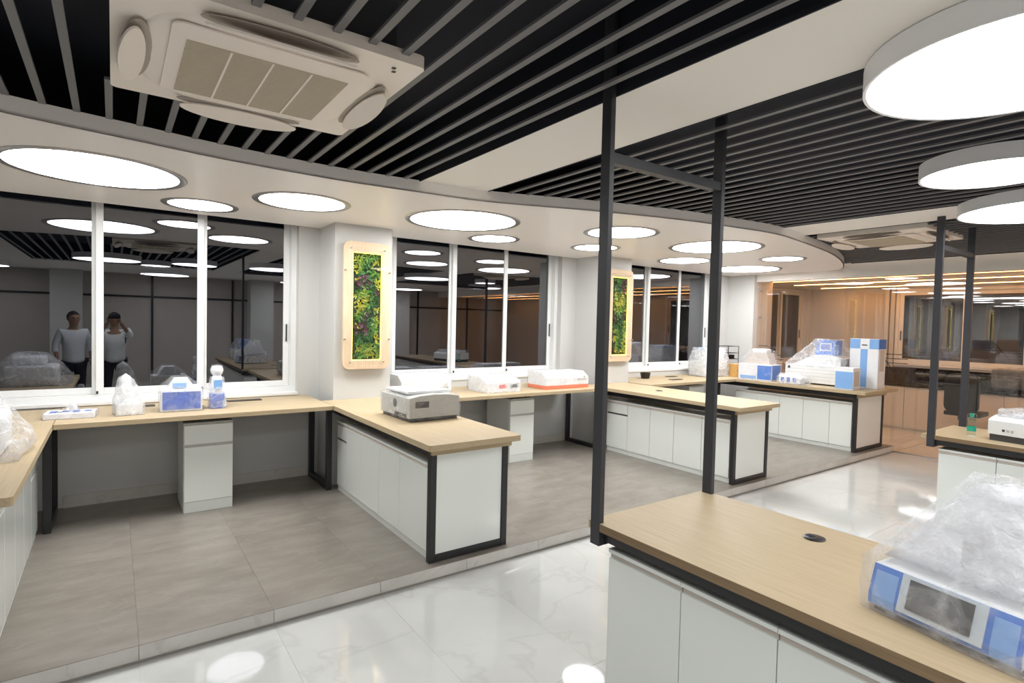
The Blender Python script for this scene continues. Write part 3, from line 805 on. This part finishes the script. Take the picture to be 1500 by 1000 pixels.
# three machines on the middle window bench
def bench_machine(loc, wx, dy, hz, label, base=None, print_=None, mt='wrap', seed=1, slope=.10):
    t = thing('wrapped_white_machine', label, 'instrument', loc, 0)
    hb = .0
    if base:
        box('base', base, t, -.004, wx+.004, -.004, dy+.004, .0005, .045, .006, 2); hb = .0452
    MB().prism([(0, hb+.0005), (dy, hb+.0005), (dy, hz), (slope, hz), (.015, hz*.72), (0, hz*.66)], 0, wx, 'x').done('body', 'device_white', t)
    box('front_slot', 'device_grey', t, wx*.72, wx*.95, -.002, -.0003, hb+.05, hb+.075)
    if print_:
        for k, (c, a, b) in enumerate(print_):
            q = MB().box(wx*a, wx*b, -.004, -.0005, hz*.30, hz*.52).done('label', c, t)
    MB().lathe([(.014, 0), (.014, .006), (0, .006)], n=14).done('button', 'device_grey', t, (wx*.9, -.0005, hb+.10)).rotation_euler.x = R(90)
    wrap(t, [(x, y, z) for x in (-.01, wx+.01) for y in (-.01, dy+.01) for z in (hb*.9+.002, hz*.70)]+[(x, y, hz+.008) for x in (0, wx) for y in (slope, dy)], mt, .008, 11, seed)
    return t
bench_machine((2.50, 5.48, ZT), .60, .40, .205, 'film-wrapped white machine next to the planted panel, behind the grey printer', None, None, 'wrap_light', 21)
bench_machine((3.42, 5.23, ZT), .47, .40, .175, 'film-wrapped white machine with red and dark labels', None, [('red_print', .36, .58), ('dark_grey', .70, .9)], 'wrap', 22, .14)
bench_machine((4.28, 5.23, ZT), .70, .36, .205, 'film-wrapped white machine on a salmon-coloured tray', 'salmon', None, 'wrap_light', 23)
# window bench by the second panel
t = thing('black_pot', 'small round black pot on the window bench', 'pot', (6.66, 5.735, ZT))
MB().lathe([(0, .0005), (.062, .0005), (.078, .075), (.082, .09), (.072, .09), (.066, .02), (0, .02)], n=24, cap=False).done('bowl', 'black_plastic', t, smooth=True)
MB().lathe([(0, .076), (.0705, .076)], n=24, cap=False).done('filling', 'device_dark', t)
t = thing('wrapped_tall_machine', 'tall pale wrapped machine partly behind the hanging post', 'instrument', (7.80, 5.50, ZT), R(-8))
box('body', 'device_white', t, 0, .52, 0, .32, .0005, .26, .02, 2); box('upper', 'device_white', t, .08, .52, .06, .30, .2605, .44, .02, 2); box('tray', 'device_grey', t, .12, .48, -.035, -.0005, .10, .13)
box('blue_lid', 'blue_pale', t, .10, .5, .07, .29, .4405, .46)
wrap(t, bx8(-.01, .53, -.04, .33, 0, .27)+bx8(.06, .53, .04, .31, .3, .47), 'wrap_dense', .01, 8, 31)
t = thing('orange_carton', 'small orange-brown cardboard carton below the black wire rack', 'box', (8.34, 5.26, ZT), R(-12))
box('carton', 'cardboard', t, 0, .27, 0, .20, .0005, .21, .002); box('flap', 'cardboard', t, .005, .265, .003, .098, .2104, .213); box('flap', 'cardboard', t, .005, .265, .102, .197, .2104, .213); box('tape', 'carton_side', t, .0, .27, .08, .12, .2132, .2140)
t = thing('wire_rack', 'black wire rack standing on the bench against the white column', 'rack', (8.46, 5.50, ZT), 0)
for x in (0, .30):
    for y in (0, .20): MB().tube([(x, y, .0005), (x, y, .50)], .006).done('upright', 'black_steel', t)
for z in (.28, .38, .495):
    for y in (0, .20): MB().tube([(0, y, z), (.30, y, z)], .005).done('bar', 'black_steel', t)
    for x in (0, .10, .20, .30): MB().tube([(x, 0, z), (x, .2, z)], .004).done('bar', 'black_steel', t)
for x in (.08, .14, .20): box('tray_item', 'black_plastic', t, x, x+.045, .04, .16, .286, .35)
# bench by the glass: items face -X
RY = R(-90)
t = thing('wrapped_open_instrument', 'film-wrapped grey instrument on a white and blue carton', 'instrument', (8.14, 5.10, ZT), R(-84)); t.scale = (.95, 1, 1)
box('carton', 'paper_white', t, 0, .55, 0, .34, .0005, .25, .003); box('blue_face', 'blue', t, .32, .546, -.003, -.0004, .02, .235); box('blue_band', 'blue_pale', t, .03, .30, -.003, -.0004, .02, .07); box('end_print', 'blue', t, .5504, .553, .02, .32, .02, .24)
MB().prism([(.05, .2505), (.50, .2505), (.44, .43), (.18, .43)], .05, .30, 'y').done('housing', 'carton_side', t)
box('white_pouch', 'paper_white', t, .18, .42, .08, .26, .4305, .49, .02, 3)
wrap(t, bx8(-.01, .56, -.012, .35, 0, .26)+[(x, y, .46) for x in (.14, .47) for y in (.04, .31)], 'wrap_light', .010, 9, 33)
t = thing('wrapped_packet', 'small wrapped blue and white packet lying before the larger instruments', 'parcel', (8.10, 4.42, ZT), R(-90))
box('packet', 'paper_white', t, 0, .32, 0, .16, .0005, .13, .03, 3)
for k in range(3): box('print_patch', 'blue_print', t, .04+.09*k, .09+.09*k, -.002, -.0004, .03, .10)
wrap(t, bx8(-.02, .40, -.01, .17, 0, .10)+[(.02, .03, .15), (.3, .03, .15), (.3, .13, .15), (.02, .13, .15)], 'wrap', .012, 12, 34)
t = thing('wrapped_analyser', 'big white wrapped analyser with a blue screen head', 'instrument', (8.42, 4.49, ZT), R(-91))
box('body', 'device_white', t, 0, .80, 0, .46, .02, .28, .012, 2)
for x in (.06, .35, .62): 
    for y in (.06, .38): box('foot', 'black_plastic', t, x, x+.07, y, y+.05, .0005, .0195)
for k in range(4): box('body_seam', 'device_grey', t, .02, .78, -.002, -.0003, .07+.05*k, .074+.05*k)
MB().lathe([(0, 0), (.02, 0), (.02, .004), (0, .004)], n=16, cap=False).done('knob', 'dark_grey', t, (.06, -.001, .24)).rotation_euler.x = R(90)
MB().prism([(.08, .2805), (.78, .2805), (.78, .40), (.62, .45), (.40, .44)], .05, .40, 'y').done('upper_housing', 'device_white', t)
MB().prism([(.38, .4405), (.66, .4405), (.66, .66), (.42, .66)], .12, .34, 'y').done('screen_head', 'blue', t)
bz = box('screen_bezel', 'bezel', t, .45, .62, .113, .1195, .50, .62); box('screen', 'blue_print', bz, .47, .60, .1085, .1128, .52, .60)
wrap(t, [(x, y, z) for x in (-.01, .81) for y in (-.01, .47) for z in (.27, .285)]+[(x, y, .675) for x in (.40, .68) for y in (.10, .36)]+[(.80, .05, .42), (.80, .42, .42)], 'wrap', .014, 8, 35)
t = thing('tall_carton', 'tall white carton with blue top band and blue stripe', 'box', (8.62, 3.66, ZT), R(-90))
TW, TD, TZ = .37, .24, .70
box('carton', 'paper_white', t, 0, TW, 0, TD, .0005, TZ, .003)
for a, b in ((0, .36), (.68, 1)): box('top_band', 'blue_pale', t, TW*a, TW*b, -.0025, -.0004, TZ-.14, TZ-.004)
box('stripe', 'blue_pale', t, TW*.38, TW*.62, -.0025, -.0004, .02, TZ-.145)
box('side_band', 'blue', t, TW+.0004, TW+.0025, .004, TD-.004, TZ-.14, TZ-.004); box('side_print', 'carton_side', t, TW+.0004, TW+.0025, .05, TD-.05, .25, .55)
box('name_label', 'device_dark', t, TW*.42, TW*.60, -.0045, -.0028, TZ-.095, TZ-.08)
box('tape', 'carton_side', t, 0, TW, TD*.42, TD*.58, TZ+.0002, TZ+.001)
t = thing('small_blue_carton', 'small white carton with a plain blue face at the bench end', 'box', (8.16, 3.64, ZT), R(-90))
box('carton', 'paper_white', t, 0, .23, 0, .22, .0005, .30, .003); box('blue_face', 'blue_pale', t, .003, .227, -.0025, -.0004, .01, .245); box('side_print', 'carton_side', t, .2304, .2325, .03, .19, .05, .25)
# aisle desk at the right
t = thing('wrapped_desk_machine', 'white machine on a dark base under loose film beside the green-capped bottle', 'instrument', (6.12, 1.47, ZD), R(-100))
box('base', 'device_dark', t, .01, .63, .01, .44, .0005, .055); MB().prism([(0, .0555), (.45, .0555), (.45, .20), (.12, .21), (.02, .185), (0, .17)], 0, .64, 'x').done('body', 'device_white', t)
for k in range(3): box('key', 'device_dark' if k == 0 else 'device_grey', t, .10+.03*k, .118+.03*k, -.002, -.0003, .085, .105)
box('film_pack', 'paper_white', t, .08, .56, .14, .42, .2105, .225, .004)
wrap(t, [(x, y, z) for x in (.04, .60) for y in (.08, .44) for z in (.205, .26)], 'wrap_dense', .022, 9, 41)
t = thing('water_bottle', 'small clear bottle with green cap and green label on the desk', 'bottle', (6.19, 1.60, ZD))
MB().lathe([(0, .0005), (.030, .0005), (.033, .01), (.033, .12), (.028, .145), (.014, .165), (.013, .18)], n=24, cap=False).done('bottle_body', 'bottle_clear', t, smooth=True)
MB().lathe([(.0145, .168), (.0155, .20), (.0, .20)], n=20, cap=False).done('cap', 'green_cap', t, smooth=True)
MB().lathe([(.0335, .045), (.0335, .085)], n=24, cap=False).done('label_band', 'green_cap', t, smooth=True)
MB().lathe([(.0225, .150), (.0345, .135), (.0345, .19), (.0195, .20)], n=24, cap=False).done('shoulder_sleeve', 'bottle_clear', t, smooth=True)
# scrap on the aisle floor
tag(MB().prism([(0, 0), (.03, .01), (.055, .035), (.05, .04), (.025, .02), (0, .012)], 0.0005, .003).done('paper_scrap', 'yellow_scrap', None, (1.55, 1.90, ZM)), 'thin yellow scrap lying on the polished floor', 'scrap')

# ------------------------------------------------------------------ glass partition and the next room
gp = struct(bpy.data.objects.new('wall_glass', None)); C.objects.link(gp); gp.location = (XG, 0, ZM)
ys = [5.47, 3.10, 1.60, .1, -1.4, -2.9, -4.9]
for a, b in zip(ys, ys[1:]):
    box('pane', 'clear_glass', gp, -.005, .005, b+.003, a-.003, .012, 2.475-ZM-.002)
box('floor_channel', 'steel_bolt', gp, -.012, .012, -4.9, 5.47, 0, .0118)
for z in (2.33, 1.86, 1.0):
    o = MB().lathe([(0, -.02), (.022, -.02), (.022, .02), (0, .02)], n=16, cap=False).done('patch_fitting', 'steel_bolt', gp, (0, 5.42, z-ZM)); o.rotation_euler.y = R(90)
# thin circuit-like lines etched on the panes
def etched(pts, off):
    m = MB()
    for (y0, z0), (y1, z1) in zip(pts, pts[1:]):
        d = Vector((y1-y0, z1-z0)).normalized(); nn = Vector((-d.y, d.x))*.006
        v = [m.bm.verts.new((-.0065, yy+s*nn.x, zz+s*nn.y)) for yy, zz, s in ((y0, z0, 1), (y1, z1, 1), (y1, z1, -1), (y0, z0, -1))]
        v2 = [m.bm.verts.new((-.0055, q.co.y, q.co.z)) for q in v]
        m.bm.faces.new(v); m.bm.faces.new(v2)
        for k in range(4): m.bm.faces.new((v[k], v[(k+1) % 4], v2[(k+1) % 4], v2[k]))
    return m.done('etched_line', 'dark_grey', gp)
for k in range(4):
    dz = .07*k
    etched([(5.43, 1.36-ZM-dz), (5.25, 1.36-ZM-dz), (5.10, 1.21-ZM-dz), (4.6, 1.21-ZM-dz)], 0)
    etched([(3.80, 1.50-ZM-dz*.9), (3.62-.04*k, 1.50-ZM-dz*.9), (3.48-.04*k, 1.33-ZM-dz*.9), (3.15, 1.33-ZM-dz*.9)], 0)
# far wall with its sliding window
m = MB()
oy0, oy1, oz0, oz1 = 2.40, 4.36, 1.04, 2.47
m.box(XF, XF+.2, YB, oy0, ZM, 2.56); m.box(XF, XF+.2, oy1, W+.3, ZM, 2.56); m.box(XF, XF+.2, oy0, oy1, ZM, oz0); m.box(XF, XF+.2, oy0, oy1, oz1, 2.56)
struct(m.done('wall_far', 'wall'))
fr = MB(); g = .05; xa, xb = XF-.03, XF+.10
fr.box(xa, xb, oy0, oy1, oz0, oz0+g); fr.box(xa, xb, oy0, oy1, oz1-g, oz1); fr.box(xa, xb, oy0, oy0+g, oz0+g, oz1-g); fr.box(xa, xb, oy1-g, oy1, oz0+g, oz1-g)
w5 = struct(fr.done('window_5', 'alu_white'))
ymid = 3.30
for k, (a, b) in enumerate(((ymid-.03, oy1-g), (oy0+g, ymid+.03))):
    x_ = XF-.012+.04*k; s = MB(); q = .07
    s.box(x_, x_+.034, a, a+q, oz0+g, oz1-g, .003); s.box(x_, x_+.034, b-q, b, oz0+g, oz1-g, .003); s.box(x_, x_+.034, a+q, b-q, oz0+g, oz0+g+q, .003); s.box(x_, x_+.034, a+q, b-q, oz1-g-q, oz1-g, .003)
    so_ = s.done('sash', 'alu_white', w5); box('pane', 'window_glass', so_, x_+.013, x_+.021, a+q, b-q, oz0+g+q, oz1-g-q)
    hy = b-.045 if k == 0 else a+.02
    box('handle', 'black_plastic', so_, x_-.014, x_-.0005, hy, hy+.016, 1.5, 1.68)
for k in range(2): struct(box('trim_%d' % (k+1), 'wall', None, XF-.05-.03*k, XF-.001, oy1+.02+.09*k, oy1+.09+.09*k, .99, 2.518))
# granite counter with beige cabinets along the far wall
t = thing('granite_counter', 'black granite counter with upstand along the far wall behind the glass', 'counter', (0, 0, 0))
box('slab', 'granite', t, 11.52, XF-.001, -1.5, W-.01, .735, .785, .004); box('upstand', 'granite', t, XF-.022, XF-.0315+.03, -1.5, 5.9, .7855, 1.0)
box('front_lip', 'granite', t, 11.515, 11.545, -1.5, 5.9, .69, .7345, .003)
for k in range(13):
    y1 = 5.35-.46*k
    c = thing('counter_cabinet', 'beige cabinet under the granite counter, '+['first', 'second', 'third', 'fourth', 'fifth', 'sixth', 'seventh', 'eighth', 'ninth', 'tenth', 'eleventh', 'twelfth', 'thirteenth'][k]+' from the window wall', 'cabinet', (11.55, y1-.46, ZM), 0, 'beige cabinets behind the glass')
    box('body', 'beige_door', c, .021, .58, .001, .459, .0, .775); box('door', 'beige_door', c, 0, .02, .003, .457, .03, .76, .0015)
    if k > 11: break
# chair, wrapped parcel in the next room
t = thing('black_chair', 'black office chair seen through the glass partition', 'chair', (10.98, 2.92, ZM), R(-90))
box('seat', 'black_plastic', t, -.23, .23, -.22, .24, .45, .52, .02, 2)
MB().prism(rrect(-.22, .22, .50, 1.12, .12, 6), -.26, -.21, 'y').done('backrest', 'black_plastic', t)
box('back_bracket', 'black_steel', t, -.03, .03, -.255, -.225, .40, .56)
MB().lathe([(.03, .07), (.03, .449)], n=14).done('column', 'black_steel', t)
for k in range(5):
    a = 2*math.pi*k/5
    MB().tube([(.02*math.cos(a), .02*math.sin(a), .085), (.28*math.cos(a), .28*math.sin(a), .06)], .016).done('base_arm', 'black_steel', t)
    o = MB().lathe([(0, -.02), (.028, -.02), (.028, .02), (0, .02)], n=14, cap=False).done('castor', 'black_plastic', t, (.29*math.cos(a), .29*math.sin(a), .0285)); o.rotation_euler = (R(90), 0, a)
t = thing('wrapped_counter_parcel', 'brown film-wrapped parcel on the black granite counter', 'parcel', (11.62, 2.78, .785), R(-90))
box('carton', 'device_dark', t, 0, .62, 0, .36, .0005, .30, .01, 2); wrap(t, bx8(-.01, .63, -.01, .37, 0, .31)+[(.2, .1, .34), (.4, .2, .345)], 'wrap_light', .014, 9, 51)
# warm light strips of the next room
for k, (x, l) in enumerate(((9.75, 'warm light strip on the next room ceiling closest to the glass'), (10.7, 'warm light strip along the middle of the next room ceiling'), (11.75, 'warm light strip over the granite counter'))):
    t = thing('linear_ceiling_lamp', l, 'ceiling lamp', (x, 0, 2.52), 0, 'warm linear lamps in the next room')
    box('profile', 'alu_white', t, -.03, .03, -4.5, 5.6, -.012, -.0005); box('diffuser', 'warm_strip', t, -.022, .022, -4.48, 5.58, -.016, -.0122)

# ------------------------------------------------------------------ the two people reflected in the windows
def skin(name, joints, edges, material, parent, root=0, sub=2):
    me = bpy.data.meshes.new(name); me.from_pydata([j[:3] for j in joints], edges, []); me.materials.append(M[material])
    o = bpy.data.objects.new(name, me); C.objects.link(o); o.parent = parent
    md = o.modifiers.new('skin', 'SKIN'); md.use_smooth_shade = True
    for i, j in enumerate(joints):
        sv = me.skin_vertices[0].data[i]; sv.radius = (j[3], j[4] if len(j) > 4 else j[3]); sv.use_root = (i == root)
    sd = o.modifiers.new('sub', 'SUBSURF'); sd.levels = 1; sd.render_levels = sub
    return o
def person(loc, rotz, label, shirt, pose):
    """figure faces local +Y; height about 1.74 m"""
    t = thing('person', label, 'person', loc, rotz)
    # joint list: x, y, z, radius
    J = [(0, 0, .93, .135, .105), (0, .0, 1.10, .125, .095), (0, -.01, 1.30, .155, .105), (0, -.015, 1.42, .10, .075), (0, .0, 1.50, .056), (0, .02, 1.57, .082, .092), (0, .02, 1.65, .100, .118), (0, .01, 1.715, .085, .10)]
    E = [(0, 1), (1, 2), (2, 3), (3, 4), (4, 5), (5, 6), (6, 7)]
    def chain(st, pts):
        prev = st
        for p in pts:
            J.append(p); E.append((prev, len(J)-1)); prev = len(J)-1
        return prev
    for s in (-1, 1):
        chain(0, [(s*.09, 0, .88, .10), (s*.105, .01, .50, .065), (s*.11, -.01, .10, .042), (s*.115, .05, .045, .04), (s*.12, .16, .03, .032)])
    hands = []
    for s in (-1, 1):
        sh = (s*.185, -.01, 1.40, .058); el, wr = pose[0 if s < 0 else 1]
        last = chain(2, [sh, (*el, .042), (*wr, .029)])
        hands.append((Vector(el), Vector(wr), s))
    skin('body', J, E, 'skin', t)
    # shirt and trousers as close shells
    SJ = [(0, 0, .80, .19, .155), (0, 0, .90, .18, .145), (0, 0, 1.08, .165, .132), (0, -.01, 1.29, .182, .13), (0, -.015, 1.41, .11, .085), (0, 0, 1.465, .066, .066)]
    SE = [(0, 1), (1, 2), (2, 3), (3, 4), (4, 5)]
    for s in (-1, 1):
        el, wr = pose[0 if s < 0 else 1]; mid_ = Vector(el)*.55+Vector(wr)*.45
        b = len(SJ); SJ += [(s*.185, -.01, 1.40, .075), (*el, .056), (*mid_, .045)]; SE += [(3, b), (b, b+1), (b+1, b+2)]
    skin('shirt', SJ, SE, shirt, t)
    TJ = [(0, 0, .95, .17, .135)]; TE = []
    for s in (-1, 1):
        b = len(TJ); TJ += [(s*.095, 0, .84, .118), (s*.105, .01, .50, .082), (s*.11, -.005, .09, .062)]; TE += [(0, b), (b, b+1), (b+1, b+2)]
    skin('trousers', TJ, TE, 'trousers', t)
    n_ = 12; prof = [(.098*math.cos(R(q)), .118*math.sin(R(q))) for q in (-28, -10, 10, 30, 50, 70, 90)]
    hm = MB().lathe([(r if r > 1e-4 else 0, z) for r, z in prof], n=20, cap=False)
    for v in hm.bm.verts:
        if v.co.z < .03 and v.co.y > .035: v.co.z = .03+.02*(v.co.y/.1)
        v.co.y *= 1.12
    hm.done('hair', 'hair', t, (0, -.004, 1.655), 'all')
    for s in (-1, 1):
        skin('shoe', [(s*.112, -.03, .045, .045, .04), (s*.117, .08, .04, .045, .035), (s*.122, .19, .028, .038, .025)], [(0, 1), (1, 2)], 'black_plastic', t)
        e = MB().lathe([(0, -.012), (.008, -.008), (.011, 0), (.008, .008), (0, .012)], n=10, cap=False).done('eye', 'hair', t, (s*.032, .108, 1.645), True)
        MB().lathe([(0, -.03), (.012, -.02), (.016, 0), (.012, .02), (0, .03)], n=10, cap=False).done('ear', 'skin', t, (s*.083, .015, 1.635), True)
    MB().prism([(-.012, 0), (.012, 0), (.004, .045), (-.004, .045)], -.02, .012, 'y').done('nose', 'skin', t, (0, .118, 1.60), True)
    MB().box(-.022, .022, -.004, .006, -.004, .004, .003, 2).done('mouth', 'salmon', t, (0, .106, 1.575))
    # hands: palm plus five bent fingers
    for el, wr, s in hands:
        d = (wr-el).normalized(); side = d.cross(Vector((0, 1, 0)))
        side = side.normalized() if side.length > .2 else Vector((1, 0, 0))
        nrm_ = side.cross(d)
        pj = [(*wr, .026, .02), (*(wr+d*.05), .036, .02), (*(wr+d*.085), .036, .017)]
        pe = [(0, 1), (1, 2)]
        for k, ln in enumerate((.065, .075, .07, .055)):
            b0 = wr+d*.085+side*(.027-.018*k); b = len(pj)
            pj += [(*(b0+d*.02), .0095), (*(b0+d*ln*.6+nrm_*.012), .0088), (*(b0+d*ln*.85+nrm_*.035), .0078)]
            pe += [(2, b), (b, b+1), (b+1, b+2)]
        b = len(pj); th = wr+d*.03+side*.032
        pj += [(*th, .012), (*(th+d*.035+side*.022), .010), (*(th+d*.06+side*.02+nrm_*.015), .009)]; pe += [(1, b), (b, b+1), (b+1, b+2)]
        skin('hand', pj, pe, 'skin', t, 0, 1)
    return t
person((0.02, -.50, ZM), 0, 'person in a white shirt and dark trousers holding up a phone', 'shirt', (((-.25, .16, 1.32), (-.09, .36, 1.58)), ((.25, .16, 1.32), (.09, .36, 1.58))))
ph = thing('phone', 'black phone held up in both hands by the person', 'phone', (0.02, -.03, 1.60), 0)
box('case', 'black_plastic', ph, -.085, .085, -.005, .005, -.04, .04, .004, 2); box('camera_bump', 'dark_grey', ph, -.075, -.045, .0052, .008, .005, .035, .002)
person((-.58, -.42, ZM), R(-20), 'person in a pale shirt standing with arms hanging beside the photographer', 'shirt_two', (((-.27, -.02, 1.12), (-.25, .08, .90)), ((.27, -.02, 1.12), (.25, .08, .90))))
